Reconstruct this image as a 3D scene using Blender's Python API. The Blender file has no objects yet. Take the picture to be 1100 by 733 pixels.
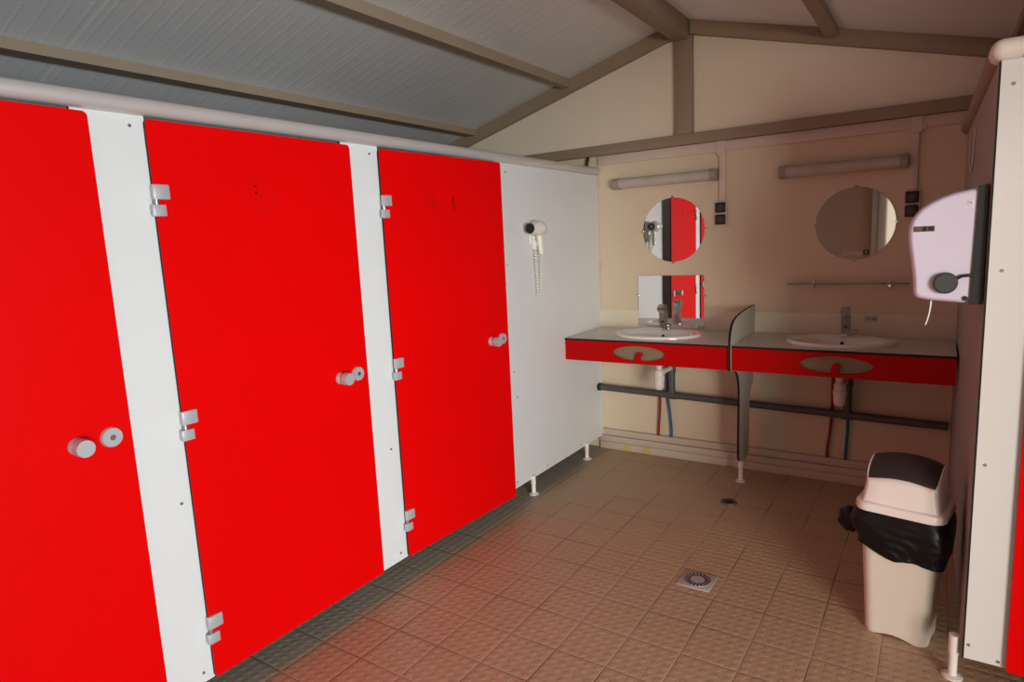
import bpy, bmesh, math, random
from mathutils import Vector, Matrix, noise

random.seed(7)
S = bpy.context.scene
COL = S.collection
PI = math.pi

# ------------------------------------------------------------------ camera
CAM = Vector((1.9755, -0.1999, 1.4874))
cr = Vector((0.8325108, 0.5519846, -0.0473159))
cu = Vector((-0.0444854, 0.1517347, 0.9874197))
cw = Vector((-0.5522199, 0.8199327, -0.1508761))
cd = bpy.data.cameras.new('camera')
cam = bpy.data.objects.new('camera', cd)
COL.objects.link(cam)
cam.matrix_world = Matrix(((cr.x, cu.x, -cw.x, CAM.x), (cr.y, cu.y, -cw.y, CAM.y), (cr.z, cu.z, -cw.z, CAM.z), (0, 0, 0, 1)))
cd.sensor_width = 36.0
cd.sensor_fit = 'HORIZONTAL'
cd.lens = 690.617 / 1100 * 36
cd.clip_start = 0.02
S.camera = cam

# ------------------------------------------------------------------ light
S.view_settings.view_transform = 'Standard'
S.view_settings.look = 'None'
S.view_settings.gamma = 1.0
S.view_settings.use_curve_mapping = False
S.view_settings.exposure = 0.0
w = bpy.data.worlds.new('daylight')
S.world = w
w.use_nodes = True
bg = w.node_tree.nodes['Background']
bg.inputs[0].default_value = (1.0, 0.82, 0.62, 1)
bg.inputs[1].default_value = 0.8


def area(name, loc, rot, sx, sy, power, color):
    l = bpy.data.lights.new(name, 'AREA')
    l.shape = 'RECTANGLE'
    l.size = sx
    l.size_y = sy
    l.energy = power
    l.color = color
    o = bpy.data.objects.new(name, l)
    o.location = loc
    o.rotation_euler = rot
    COL.objects.link(o)
    return o


# daylight coming in through the open entrance in the right-hand wall and the doorway behind
def aim(frm, to):
    return (Vector(to) - Vector(frm)).to_track_quat('-Z', 'Y').to_euler()


SKY_AT = (6.2, -3.5, 1.45)
area('entrance_daylight', SKY_AT, aim(SKY_AT, (0.5, 1.8, 1.0)), 2.6, 2.2, 450, (1.0, 0.95, 0.87))
FILL_AT = (6.2, -0.9, 1.0)     # added cool fill beyond the entrance, brightens left doors and ceiling
area('entrance_fill', FILL_AT, aim(FILL_AT, (0.0, 1.2, 1.1)), 1.8, 1.4, 270, (0.76, 0.92, 1.0))
area('rear_daylight', (1.75, -2.05, 1.15), (PI / 2, 0, PI), 0.8, 1.8, 3.5, (1.0, 0.78, 0.6))

# ------------------------------------------------------------------ materials
def nt_new(name):
    m = bpy.data.materials.new(name)
    m.use_nodes = True
    nt = m.node_tree
    return m, nt, nt.nodes['Principled BSDF']


def node(nt, typ, inputs=None, **props):
    n = nt.nodes.new(typ)
    for k, v in props.items():
        setattr(n, k, v)
    for k, v in (inputs or {}).items():
        if hasattr(v, 'bl_idname') or isinstance(v, bpy.types.NodeSocket):
            nt.links.new(v, n.inputs[k])
        else:
            n.inputs[k].default_value = v
    return n


def M(nt, op, a, b=None, c=None):
    d = {0: a}
    if b is not None:
        d[1] = b
    if c is not None:
        d[2] = c
    return node(nt, 'ShaderNodeMath', d, operation=op).outputs[0]


def mixc(nt, f, a, b):
    n = nt.nodes.new('ShaderNodeMix')
    n.data_type = 'RGBA'
    for idx, v in ((0, f), (6, a), (7, b)):
        if isinstance(v, bpy.types.NodeSocket):
            nt.links.new(v, n.inputs[idx])
        else:
            n.inputs[idx].default_value = v if idx == 0 else (v[0], v[1], v[2], 1)
    return n.outputs[2]


def mat(name, col, rough=0.5, metal=0.0, var=0.06, scale=9.0, bump=0.0, bscale=120.0, coat=0.0, spec=0.5):
    m, nt, b = nt_new(name)
    tc = node(nt, 'ShaderNodeTexCoord').outputs['Object']
    nz = node(nt, 'ShaderNodeTexNoise', {'Vector': tc, 'Scale': scale, 'Detail': 4.0}).outputs['Fac']
    hi = tuple(min(1, c * (1 + var)) for c in col)
    lo = tuple(c * (1 - var) for c in col)
    nt.links.new(mixc(nt, nz, lo, hi), b.inputs['Base Color'])
    b.inputs['Roughness'].default_value = rough
    b.inputs['Metallic'].default_value = metal
    b.inputs['Coat Weight'].default_value = coat
    b.inputs['Specular IOR Level'].default_value = spec
    if bump:
        n2 = node(nt, 'ShaderNodeTexNoise', {'Vector': tc, 'Scale': bscale, 'Detail': 2.0}).outputs['Fac']
        bp = node(nt, 'ShaderNodeBump', {'Height': n2, 'Strength': bump, 'Distance': 0.002})
        nt.links.new(bp.outputs[0], b.inputs['Normal'])
    return m


MT = {}
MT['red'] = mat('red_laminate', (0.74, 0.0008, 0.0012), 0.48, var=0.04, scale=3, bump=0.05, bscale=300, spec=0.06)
MT['red_worn'] = mat('worn_red_laminate', (0.64, 0.003, 0.003), 0.5, spec=0.06)
MT['white'] = mat('white_laminate', (0.70, 0.71, 0.71), 0.42, var=0.03, scale=5, bump=0.06, bscale=350, spec=0.35)
MT['edge'] = mat('black_laminate_core', (0.014, 0.012, 0.011), 0.6, spec=0.25)
MT['grey_lam'] = mat('grey_laminate', (0.58, 0.55, 0.50), 0.5, var=0.04, spec=0.3)
MT['worktop'] = mat('stone_grey_worktop', (0.60, 0.57, 0.52), 0.32, var=0.06, scale=40)
MT['alu'] = mat('satin_aluminium', (0.52, 0.53, 0.56), 0.4, metal=0.35, var=0.04)
MT['steel'] = mat('grey_zinc', (0.45, 0.47, 0.5), 0.3, metal=0.9)
MT['rail'] = mat('grey_aluminium_tube', (0.62, 0.59, 0.58), 0.36, metal=0.4, var=0.05)
MT['beam'] = mat('taupe_painted_timber', (0.30, 0.225, 0.155), 0.6, var=0.08, scale=6, bump=0.1)
MT['pvc'] = mat('white_pvc', (0.74, 0.70, 0.66), 0.4, var=0.03)
MT['pvc_warm'] = mat('cream_pvc_trunking', (0.66, 0.55, 0.48), 0.45, var=0.04)
MT['nylon'] = mat('white_nylon', (0.78, 0.74, 0.70), 0.4)
MT['ceramic'] = mat('white_ceramic', (0.80, 0.78, 0.76), 0.12, var=0.01, coat=0.3)
MT['chrome'] = mat('chrome', (0.62, 0.62, 0.62), 0.14, metal=1.0, var=0.02)
MT['darkpipe'] = mat('grey_waste_pipe', (0.085, 0.08, 0.08), 0.45)
MT['redpipe'] = mat('red_supply_pipe', (0.26, 0.02, 0.012), 0.4)
MT['bluepipe'] = mat('blue_supply_pipe', (0.006, 0.12, 0.26), 0.4)
MT['black'] = mat('black_plastic', (0.012, 0.012, 0.013), 0.4)
MT['darkgrey'] = mat('dark_grey_plastic', (0.045, 0.05, 0.052), 0.5)
MT['lilac'] = mat('white_dispenser_plastic', (0.66, 0.62, 0.77), 0.35, var=0.01)
MT['paper'] = mat('paper', (0.85, 0.83, 0.8), 0.8)
MT['binbody'] = mat('pale_beige_plastic', (0.68, 0.63, 0.55), 0.42, var=0.03)
MT['binlid'] = mat('pale_pink_plastic', (0.80, 0.74, 0.71), 0.35, var=0.02)
MT['flap'] = mat('brown_black_plastic', (0.028, 0.02, 0.02), 0.4)
MT['bag'] = mat('black_bag_film', (0.004, 0.004, 0.004), 0.42, spec=0.3)
MT['lamp_house'] = mat('grey_lamp_housing', (0.34, 0.29, 0.25), 0.5)
MT['slot'] = mat('olive_tan_backing', (0.25, 0.21, 0.13), 0.45, metal=0.2)
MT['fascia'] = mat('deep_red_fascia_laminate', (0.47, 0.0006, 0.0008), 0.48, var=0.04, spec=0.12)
MT['side'] = mat('shaded_side_laminate', (0.37, 0.335, 0.31), 0.5, var=0.04, spec=0.2)  # alcove shade on the side panel put into its laminate colour
MT['drain'] = mat('grey_drain_plastic', (0.40, 0.37, 0.36), 0.45)
MT['hole'] = mat('dark_hole', (0.01, 0.008, 0.007), 0.8)
MT['dirt'] = mat('brown_grimy_metal', (0.16, 0.11, 0.08), 0.5, metal=0.4)
MT['cream'] = mat('cream_plastic', (0.78, 0.76, 0.70), 0.3)
MT['card'] = mat('pale_sticker', (0.64, 0.53, 0.46), 0.6)
MT['ink'] = mat('faded_ink', (0.30, 0.23, 0.18), 0.6)
MT['olive'] = mat('dark_green_sticker', (0.03, 0.04, 0.015), 0.5)
MT['yellowgreen'] = mat('yellow_green_ink', (0.35, 0.38, 0.05), 0.5)
MT['jamb'] = mat('dull_cream_jamb', (0.30, 0.235, 0.19), 0.5)

m, nt, b = nt_new('mirror_silver')
tc = node(nt, 'ShaderNodeTexCoord').outputs['Object']
nz = node(nt, 'ShaderNodeTexNoise', {'Vector': tc, 'Scale': 3.0}).outputs['Fac']
nt.links.new(mixc(nt, nz, (0.86, 0.87, 0.86), (0.9, 0.9, 0.9)), b.inputs['Base Color'])
b.inputs['Metallic'].default_value = 1.0
b.inputs['Roughness'].default_value = 0.015
MT['mirror'] = m

m, nt, b = nt_new('clear_glass')
b.inputs['Base Color'].default_value = (0.80, 0.86, 0.82, 1)
b.inputs['Roughness'].default_value = 0.03
b.inputs['IOR'].default_value = 1.45
b.inputs['Transmission Weight'].default_value = 1.0
MT['glass'] = m

m, nt, b = nt_new('ribbed_lamp_cover')
tc = node(nt, 'ShaderNodeTexCoord').outputs['Object']
nz = node(nt, 'ShaderNodeTexNoise', {'Vector': tc, 'Scale': 14.0, 'Detail': 3.0}).outputs['Fac']
nt.links.new(mixc(nt, nz, (0.44, 0.38, 0.34), (0.58, 0.52, 0.48)), b.inputs['Base Color'])
b.inputs['Roughness'].default_value = 0.25
MT['diffuser'] = m

# back wall: cream panelling
def wall_mat(name, col, seams=True):
    m, nt, b = nt_new(name)
    pos = node(nt, 'ShaderNodeNewGeometry').outputs['Position']
    nz = node(nt, 'ShaderNodeTexNoise', {'Vector': pos, 'Scale': 2.2, 'Detail': 5.0}).outputs['Fac']
    c = mixc(nt, nz, tuple(x * 0.94 for x in col), tuple(min(1, x * 1.05) for x in col))
    nt.links.new(c, b.inputs['Base Color'])
    b.inputs['Roughness'].default_value = 0.5
    n2 = node(nt, 'ShaderNodeTexNoise', {'Vector': pos, 'Scale': 160.0}).outputs['Fac']
    bp = node(nt, 'ShaderNodeBump', {'Height': n2, 'Strength': 0.06, 'Distance': 0.002})
    nt.links.new(bp.outputs[0], b.inputs['Normal'])
    return m


MT['wall'] = wall_mat('cream_wall_panel', (0.70, 0.59, 0.44))
MT['gable'] = wall_mat('cream_gable_panel', (0.80, 0.71, 0.57))
MT['wall_plain'] = wall_mat('plain_wall_panel', (0.46, 0.34, 0.25))
MT['wall_brown'] = wall_mat('brown_wall_panel', (0.21, 0.115, 0.07))

# skirting with a few yellow stains near its left end
m, nt, b = nt_new('cream_skirting')
pos = node(nt, 'ShaderNodeNewGeometry').outputs['Position']
sx = node(nt, 'ShaderNodeSeparateXYZ', {0: pos}).outputs
nz = node(nt, 'ShaderNodeTexNoise', {'Vector': pos, 'Scale': 6.0, 'Detail': 4.0}).outputs['Fac']
base = mixc(nt, nz, (0.54, 0.45, 0.36), (0.64, 0.55, 0.46))
n3 = node(nt, 'ShaderNodeTexNoise', {'Vector': pos, 'Scale': 30.0}).outputs['Fac']
st = None
for cx0 in (0.185, 0.335):
    d = M(nt, 'ABSOLUTE', M(nt, 'SUBTRACT', sx[0], cx0))
    d = M(nt, 'LESS_THAN', M(nt, 'ADD', d, M(nt, 'MULTIPLY', n3, 0.03)), 0.042)
    st = d if st is None else M(nt, 'MAXIMUM', st, d)
st = M(nt, 'MULTIPLY', st, M(nt, 'LESS_THAN', sx[2], 0.05))
nt.links.new(mixc(nt, M(nt, 'MULTIPLY', st, 0.7), base, (0.58, 0.50, 0.10)), b.inputs['Base Color'])
b.inputs['Roughness'].default_value = 0.5
MT['skirting'] = m

# ceiling: ribbed white sandwich panels with joints running down the slope
m, nt, b = nt_new('ribbed_ceiling_panel')
pos = node(nt, 'ShaderNodeNewGeometry').outputs['Position']
sx = node(nt, 'ShaderNodeSeparateXYZ', {0: pos}).outputs
nz = node(nt, 'ShaderNodeTexNoise', {'Vector': pos, 'Scale': 3.0, 'Detail': 4.0}).outputs['Fac']
base = mixc(nt, nz, (0.76, 0.76, 0.76), (0.84, 0.84, 0.84))
seam = None
for y0 in (0.05, 1.1, 2.2, 3.1):
    d = M(nt, 'LESS_THAN', M(nt, 'ABSOLUTE', M(nt, 'SUBTRACT', sx[1], y0)), 0.005)
    seam = d if seam is None else M(nt, 'MAXIMUM', seam, d)
nt.links.new(mixc(nt, seam, base, (0.92, 0.91, 0.89)), b.inputs['Base Color'])
b.inputs['Roughness'].default_value = 0.45
rib = M(nt, 'SINE', M(nt, 'MULTIPLY', sx[1], 2 * PI / 0.13))
rib = M(nt, 'POWER', M(nt, 'ABSOLUTE', rib), 24.0)
rib = M(nt, 'MULTIPLY', rib, node(nt, 'ShaderNodeTexNoise', {'Vector': pos, 'Scale': 7.0}).outputs['Fac'])
bp = node(nt, 'ShaderNodeBump', {'Height': rib, 'Strength': 0.4, 'Distance': 0.003})
nt.links.new(bp.outputs[0], b.inputs['Normal'])
MT['ceiling'] = m

# floor: 20 cm studded tiles
T = 0.2
m, nt, b = nt_new('studded_floor_tile')
pos = node(nt, 'ShaderNodeNewGeometry').outputs['Position']
sx = node(nt, 'ShaderNodeSeparateXYZ', {0: pos}).outputs
u = M(nt, 'DIVIDE', M(nt, 'SUBTRACT', sx[0], 0.0518 - 4), T)
v = M(nt, 'DIVIDE', M(nt, 'SUBTRACT', sx[1], 1.2596 - 6), T)
fu, fv = M(nt, 'FRACT', u), M(nt, 'FRACT', v)
du = M(nt, 'MINIMUM', fu, M(nt, 'SUBTRACT', 1.0, fu))
dv = M(nt, 'MINIMUM', fv, M(nt, 'SUBTRACT', 1.0, fv))
de = M(nt, 'MINIMUM', du, dv)
grout = M(nt, 'LESS_THAN', de, 0.013)
su = M(nt, 'SUBTRACT', M(nt, 'FRACT', M(nt, 'MULTIPLY', u, 5.0)), 0.5)
sv = M(nt, 'SUBTRACT', M(nt, 'FRACT', M(nt, 'MULTIPLY', v, 5.0)), 0.5)
rr = M(nt, 'SQRT', M(nt, 'ADD', M(nt, 'MULTIPLY', su, su), M(nt, 'MULTIPLY', sv, sv)))
stud = node(nt, 'ShaderNodeMapRange', {0: rr, 1: 0.24, 2: 0.33, 3: 1.0, 4: 0.0}, interpolation_type='SMOOTHSTEP').outputs[0]
cell = node(nt, 'ShaderNodeCombineXYZ', {0: M(nt, 'FLOOR', u), 1: M(nt, 'FLOOR', v), 2: 0.0}).outputs[0]
rnd = node(nt, 'ShaderNodeTexWhiteNoise', {'Vector': cell}).outputs[0]
nz = node(nt, 'ShaderNodeTexNoise', {'Vector': pos, 'Scale': 1.7, 'Detail': 6.0, 'Roughness': 0.6}).outputs['Fac']
nz2 = node(nt, 'ShaderNodeTexNoise', {'Vector': pos, 'Scale': 26.0, 'Detail': 4.0}).outputs['Fac']
c = mixc(nt, nz, (0.42, 0.29, 0.18), (0.54, 0.385, 0.25))
c = mixc(nt, M(nt, 'MULTIPLY', rnd, 0.25), c, (0.48, 0.31, 0.21))
c = mixc(nt, M(nt, 'MULTIPLY', nz2, 0.3), c, (0.37, 0.26, 0.165))
grey = M(nt, 'LESS_THAN', sx[0], 0.0518)
c = mixc(nt, M(nt, 'MULTIPLY', grey, 0.85), c, (0.36, 0.33, 0.275))
n4 = node(nt, 'ShaderNodeTexNoise', {'Vector': pos, 'Scale': 2.6}).outputs['Fac']
gcol = mixc(nt, node(nt, 'ShaderNodeMapRange', {0: n4, 1: 0.42, 2: 0.58, 3: 0.0, 4: 1.0}).outputs[0], (0.15, 0.105, 0.07), (0.42, 0.31, 0.22))
c = mixc(nt, M(nt, 'MULTIPLY', grout, 0.8), c, gcol)
nt.links.new(c, b.inputs['Base Color'])
b.inputs['Roughness'].default_value = 0.48
edge = node(nt, 'ShaderNodeMapRange', {0: de, 1: 0.008, 2: 0.022, 3: -1.2, 4: 0.0}).outputs[0]
hgt = M(nt, 'ADD', stud, edge)
bp = node(nt, 'ShaderNodeBump', {'Height': hgt, 'Strength': 0.6, 'Distance': 0.0022})
nt.links.new(bp.outputs[0], b.inputs['Normal'])
MT['floor'] = m


# ------------------------------------------------------------------ mesh helpers
class MB:
    def __init__(self):
        self.bm = bmesh.new()

    def box(self, x0, x1, y0, y1, z0, z1, bev=0.0, seg=2, rot=None):
        r = bmesh.ops.create_cube(self.bm, size=1.0)
        vs = r['verts']
        for p in vs:
            p.co = Vector((x0 + (p.co.x + .5) * (x1 - x0), y0 + (p.co.y + .5) * (y1 - y0), z0 + (p.co.z + .5) * (z1 - z0)))
        if bev:
            es = list({e for p in vs for e in p.link_edges})
            bmesh.ops.bevel(self.bm, geom=es, offset=bev, segments=seg, affect='EDGES', profile=0.5)
        return self

    def cyl(self, a, b, r, r2=None, seg=24, caps=True):
        a, b = Vector(a), Vector(b)
        d = b - a
        q = Vector((0, 0, 1)).rotation_difference(d.normalized())
        mx = Matrix.Translation((a + b) / 2) @ q.to_matrix().to_4x4()
        bmesh.ops.create_cone(self.bm, cap_ends=caps, segments=seg, radius1=r, radius2=r if r2 is None else r2, depth=d.length, matrix=mx)
        return self

    def sphere(self, c, r, seg=20, scale=(1, 1, 1)):
        mx = Matrix.Translation(c) @ Matrix.Diagonal((scale[0], scale[1], scale[2], 1))
        bmesh.ops.create_uvsphere(self.bm, u_segments=seg, v_segments=seg // 2, radius=r, matrix=mx)
        return self

    def tube(self, pts, r, seg=10):
        pts = [Vector(p) for p in pts]
        rings = []
        up = None
        for i, p in enumerate(pts):
            t = (pts[min(i + 1, len(pts) - 1)] - pts[max(i - 1, 0)]).normalized()
            if up is None:
                up = t.orthogonal().normalized()
            else:
                up = (up - t * up.dot(t)).normalized()
            s = t.cross(up)
            rings.append([self.bm.verts.new(p + r * (math.cos(2 * PI * k / seg) * up + math.sin(2 * PI * k / seg) * s)) for k in range(seg)])
        for i in range(len(rings) - 1):
            for k in range(seg):
                self.bm.faces.new((rings[i][k], rings[i][(k + 1) % seg], rings[i + 1][(k + 1) % seg], rings[i + 1][k]))
        self.bm.faces.new(list(reversed(rings[0])))
        self.bm.faces.new(rings[-1])
        return self

    def lathe(self, prof, c, seg=40, sx=1.0, sy=1.0):
        """profile of (r, z) about a vertical axis at c; r = 0 ends close"""
        rings = []
        for r, z in prof:
            if r < 1e-6:
                rings.append([self.bm.verts.new((c[0], c[1], c[2] + z))])
            else:
                rings.append([self.bm.verts.new((c[0] + r * sx * math.cos(2 * PI * k / seg), c[1] + r * sy * math.sin(2 * PI * k / seg), c[2] + z)) for k in range(seg)])
        for i in range(len(rings) - 1):
            A, B = rings[i], rings[i + 1]
            for k in range(seg):
                k2 = (k + 1) % seg
                if len(A) == 1 and len(B) > 1:
                    self.bm.faces.new((A[0], B[k], B[k2]))
                elif len(B) == 1 and len(A) > 1:
                    self.bm.faces.new((A[k], A[k2], B[0]))
                elif len(A) > 1:
                    self.bm.faces.new((A[k], A[k2], B[k2], B[k]))
        return self

    def prism(self, poly, axis, lo, hi, holes=(), side_mat=0):
        """polygon in the two other axes, extruded along axis from lo to hi"""
        def P(a, b_, c_):
            return Vector((c_, a, b_)) if axis == 'x' else (Vector((a, c_, b_)) if axis == 'y' else Vector((a, b_, c_)))
        edges = []
        for lp in [poly] + list(holes):
            vs = [self.bm.verts.new(P(a, b_, lo)) for a, b_ in lp]
            for i in range(len(vs)):
                edges.append(self.bm.edges.new((vs[i], vs[(i + 1) % len(vs)])))
        fs = bmesh.ops.triangle_fill(self.bm, use_beauty=True, use_dissolve=False, edges=edges)
        faces = [g for g in fs['geom'] if isinstance(g, bmesh.types.BMFace)]
        ex = bmesh.ops.extrude_face_region(self.bm, geom=faces, use_keep_orig=True)
        nv = [g for g in ex['geom'] if isinstance(g, bmesh.types.BMVert)]
        nf = {g for g in ex['geom'] if isinstance(g, bmesh.types.BMFace)}
        off = P(0, 0, hi - lo)
        bmesh.ops.translate(self.bm, verts=nv, vec=off)
        if side_mat:
            for e in edges:
                for f in e.link_faces:
                    if f not in nf and f not in faces:
                        f.material_index = side_mat
        return self

    def grid(self, f, nu, nv, closed_u=False):
        vs = [[self.bm.verts.new(f(i / (nu if closed_u else nu - 1), j / (nv - 1))) for i in range(nu)] for j in range(nv)]
        for j in range(nv - 1):
            for i in range(nu if closed_u else nu - 1):
                i2 = (i + 1) % nu
                self.bm.faces.new((vs[j][i], vs[j][i2], vs[j + 1][i2], vs[j + 1][i]))
        return vs

    def build(self, name, mats, parent=None, angle=35, origin=None):
        bmesh.ops.recalc_face_normals(self.bm, faces=self.bm.faces[:])
        me = bpy.data.meshes.new(name)
        off = Vector((0, 0, 0))
        if parent is None and origin is not None:
            off = Vector(origin)
        if off.length:
            bmesh.ops.translate(self.bm, verts=self.bm.verts[:], vec=-off)
        self.bm.to_mesh(me)
        self.bm.free()
        for m_ in (mats if isinstance(mats, (list, tuple)) else [mats]):
            me.materials.append(MT[m_])
        for p in me.polygons:
            p.use_smooth = True
        me.set_sharp_from_angle(angle=math.radians(angle))
        o = bpy.data.objects.new(name, me)
        COL.objects.link(o)
        if parent is not None:
            o.parent = parent
            # coordinates were given in world space unless the thing keeps a local frame
            base, q, local = Vector((0, 0, 0)), parent, False
            while q is not None:
                base += q.location
                local = local or bool(q.get('local'))
                q = q.parent
            if not local:
                me.transform(Matrix.Translation(-base))
        else:
            o.location = off
        return o


def tag(o, label, cat, group=None):
    o['label'] = label
    o['category'] = cat
    if group:
        o['group'] = group
    return o


def thing(name, loc, label, cat, group=None, local=False, rz=0.0):
    o = bpy.data.objects.new(name, None)
    o.empty_display_size = 0.1
    o.location = loc
    o.rotation_euler = (0, 0, rz)
    COL.objects.link(o)
    if local:
        o['local'] = 1
    return tag(o, label, cat, group)


def struct(o):
    o['kind'] = 'structure'
    return o


def rrect(a0, a1, b0, b1, r, seg=5, corners=(1, 1, 1, 1)):
    pts = []
    for (ca, cb, s, on) in ((a1 - r, b0 + r, -PI / 2, corners[0]), (a1 - r, b1 - r, 0, corners[1]), (a0 + r, b1 - r, PI / 2, corners[2]), (a0 + r, b0 + r, PI, corners[3])):
        if on:
            for k in range(seg + 1):
                t = s + PI / 2 * k / seg
                pts.append((ca + r * math.cos(t), cb + r * math.sin(t)))
        else:
            t = s + PI / 4
            pts.append((ca + r * (1 if math.cos(t) > 0 else -1), cb + r * (1 if math.sin(t) > 0 else -1)))
    return pts


def loft(b, rings, cap0=True, cap1=True):
    vr = [[b.bm.verts.new(p) for p in ring] for ring in rings]
    n = len(vr[0])
    for i in range(len(vr) - 1):
        for k in range(n):
            b.bm.faces.new((vr[i][k], vr[i][(k + 1) % n], vr[i + 1][(k + 1) % n], vr[i + 1][k]))
    if cap0:
        b.bm.faces.new(list(reversed(vr[0])))
    if cap1:
        b.bm.faces.new(vr[-1])
    return vr


# ------------------------------------------------------------------ setting
D = 3.866                      # back wall
XL, XR, YR = -1.9, 3.4, -1.95   # left wall, right wall, rear wall
RX, RZ, SL = 0.605, 2.77, 0.277  # ridge and roof slope


def roof(x):
    return RZ - SL * abs(x - RX)


o = struct(MB().box(XL - .1, XR + .1, YR - .1, D + .1, -0.1, 0.0).build('floor', 'floor'))
b_ = MB()
b_.prism([(XL - .1, -0.0), (XR + .1, 0.0), (XR + .1, 2.075), (XL - .1, 2.075)], 'y', D, D + 0.1)
struct(b_.build('wall_back', 'wall'))
b_ = MB()
b_.prism([(XL - .1, 2.075), (XR + .1, 2.075), (XR + .1, roof(XR + .1)), (RX, RZ), (XL - .1, roof(XL - .1))], 'y', D, D + 0.1)
struct(b_.build('wall_gable', 'gable'))
struct(MB().box(XL - .1, XL, YR, D, 0, roof(XL)).build('wall_left', 'wall_plain'))
# unseen right wall; entrance edge narrowed to dim far door and end panel
b_ = MB()
b_.prism([(YR, 0), (-1.55, 0), (-1.55, 1.93), (0.8, 1.93), (0.8, 0), (D, 0), (D, roof(XR)), (YR, roof(XR))], 'x', XR, XR + 0.1)
struct(b_.build('wall_right', 'wall_plain'))
# rear wall with a doorway
b_ = MB()
b_.prism([(XL - .1, 0), (1.34, 0), (1.34, 2.07), (2.2, 2.07), (2.2, 0), (XR + .1, 0), (XR + .1, roof(XR + .1)), (RX, RZ), (XL - .1, roof(XL - .1))], 'y', YR - 0.1, YR)
struct(b_.build('wall_rear', 'wall_brown'))
b_ = MB()
b_.box(1.17, 1.25, YR, YR + .03, 0, 2.17, .004).box(1.25, 1.335, YR, YR + .05, 0, 2.11, .004).box(2.205, 2.35, YR, YR + .04, 0, 2.11, .004).box(1.335, 2.205, YR, YR + .05, 2.07, 2.14, .004)
struct(b_.build('trim_1', 'jamb'))
# the partition going on behind the camera
struct(MB().box(-0.013, 0, YR, -0.10, 0.1, 1.91).build('wall_left_front', 'white'))
struct(MB().box(3.02, XR, 2.15, 2.163, 0.1, 1.91).build('wall_right_front', 'white'))
# ceiling: two slopes
b_ = MB()
b_.prism([(XL - .1, roof(XL - .1)), (RX, RZ), (XR + .1, roof(XR + .1)), (XR + .1, roof(XR + .1) + .1), (RX, RZ + .1), (XL - .1, roof(XL - .1) + .1)], 'y', YR - .1, D + .1)
struct(b_.build('ceiling', 'ceiling'))

# painted roof timbers
n_tr = [1]


def trim(b, m_):
    n_tr[0] += 1
    return struct(b.build('trim_%d' % n_tr[0], m_))


trim(MB().box(RX - .05, RX + .045, YR, D - .05, 2.645, RZ - .002, .004), 'beam')      # ridge beam
for px in (-0.195, 1.43):
    b_ = MB()
    b_.prism([(px - .03, roof(px) - .048), (px + .03, roof(px) - .048), (px + .03, roof(px + .03) - .001), (px - .03, roof(px - .03) - .001)], 'y', YR, D - .05)
    trim(b_, 'beam')
for px in (-1.0, 2.255):
    b_ = MB()
    b_.prism([(px - .055, roof(px) - .034), (px + .035, roof(px) - .034), (px + .035, roof(px + .035) - .001), (px - .055, roof(px - .055) - .001)], 'y', YR, D - .05)
    trim(b_, 'beam')
for s in (-1, 1):                                                                      # rafters on the gable
    xe = XL if s < 0 else XR
    b_ = MB()
    b_.prism([(RX + s * .05, roof(RX + .05) - .001), (xe, roof(xe) - .001), (xe, roof(xe) - .082), (RX + s * .05, roof(RX + .05) - .082)], 'y', D - .05, D)
    trim(b_, 'beam')
trim(MB().box(XL, XR, D - .04, D, 2.035, 2.1, .003), 'beam')                             # tie beam
trim(MB().box(RX - .045, RX + .06, D - .045, D, 2.1, 2.67, .003), 'beam')                # king post

# skirting and pipe duct along the foot of the back wall
b_ = MB()
b_.box(-0.02, 2.056, D - .03, D, 0, 0.052, .004)
b_.box(-0.02, 2.056, D - .034, D, 0.054, 0.098, .004)
b_.box(-0.02, 2.056, D - .034, D, 0.101, 0.146, .006)
struct(b_.build('baseboard_back', 'skirting'))
struct(MB().box(0.0, 2.056, D - .006, D, 0.874, 1.0, .001).build('trim_splashback', 'gable'))


# ------------------------------------------------------------------ red doors and white panels on the left
TOP, BOT = 1.897, 0.098


def cubicle_door(y0, width, ajar, label):
    """hinged at y0 on the plane x = 0, opening outwards"""
    root = thing('cubicle_door', (0.001, y0, 0), label, 'door', 'red doors of the left-hand cubicles', local=True, rz=-ajar)
    b = MB()
    b.prism(rrect(0, width, BOT, TOP, .014), 'x', .002, .013, side_mat=1)
    b.build('door_leaf', ['red', 'edge'], root)
    for z in (1.662, 0.968, 0.272):
        h = MB()
        h.box(.011, .027, -.007, .042, z + .003, z + .047, .003)
        h.box(.011, .027, -.014, .026, z - .047, z - .012, .003)
        ho = h.build('hinge', 'alu', root)
        p = MB()
        p.cyl((.018, .002, z - .014), (.018, .002, z + .006), .0075, seg=16)
        p.build('hinge_pin', 'steel', ho)
    yk = width - .057
    k = MB()
    k.cyl((.013, yk - .088, .99), (.022, yk - .088, .99), .024, .022)
    k.cyl((.022, yk - .088, .99), (.042, yk - .088, .99), .018)
    k.cyl((.042, yk - .088, .99), (.066, yk - .088, .99), .0255, .0235)
    k.build('knob', 'alu', root)
    r = MB()
    r.cyl((.013, yk, .992), (.023, yk, .992), .0295, .027, seg=32)
    ro = r.build('lock_rose', 'alu', root)
    c_ = MB()
    c_.cyl((.023, yk, .992), (.0245, yk, .992), .008, seg=16)
    c_.build('lock_slot', 'steel', ro)
    return root


door_a = cubicle_door(-0.105, 0.797, 0.0, 'nearest of the red cubicle doors, cut off by the left edge of the photo')
door_b = cubicle_door(0.846, 0.788, 0.0, 'middle red cubicle door, with a faint round worn emblem near its top')
door_c = cubicle_door(1.794, 0.815, 0.062, 'farthest red cubicle door on the left, slightly ajar beside the white panel with hair dryer')

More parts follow.
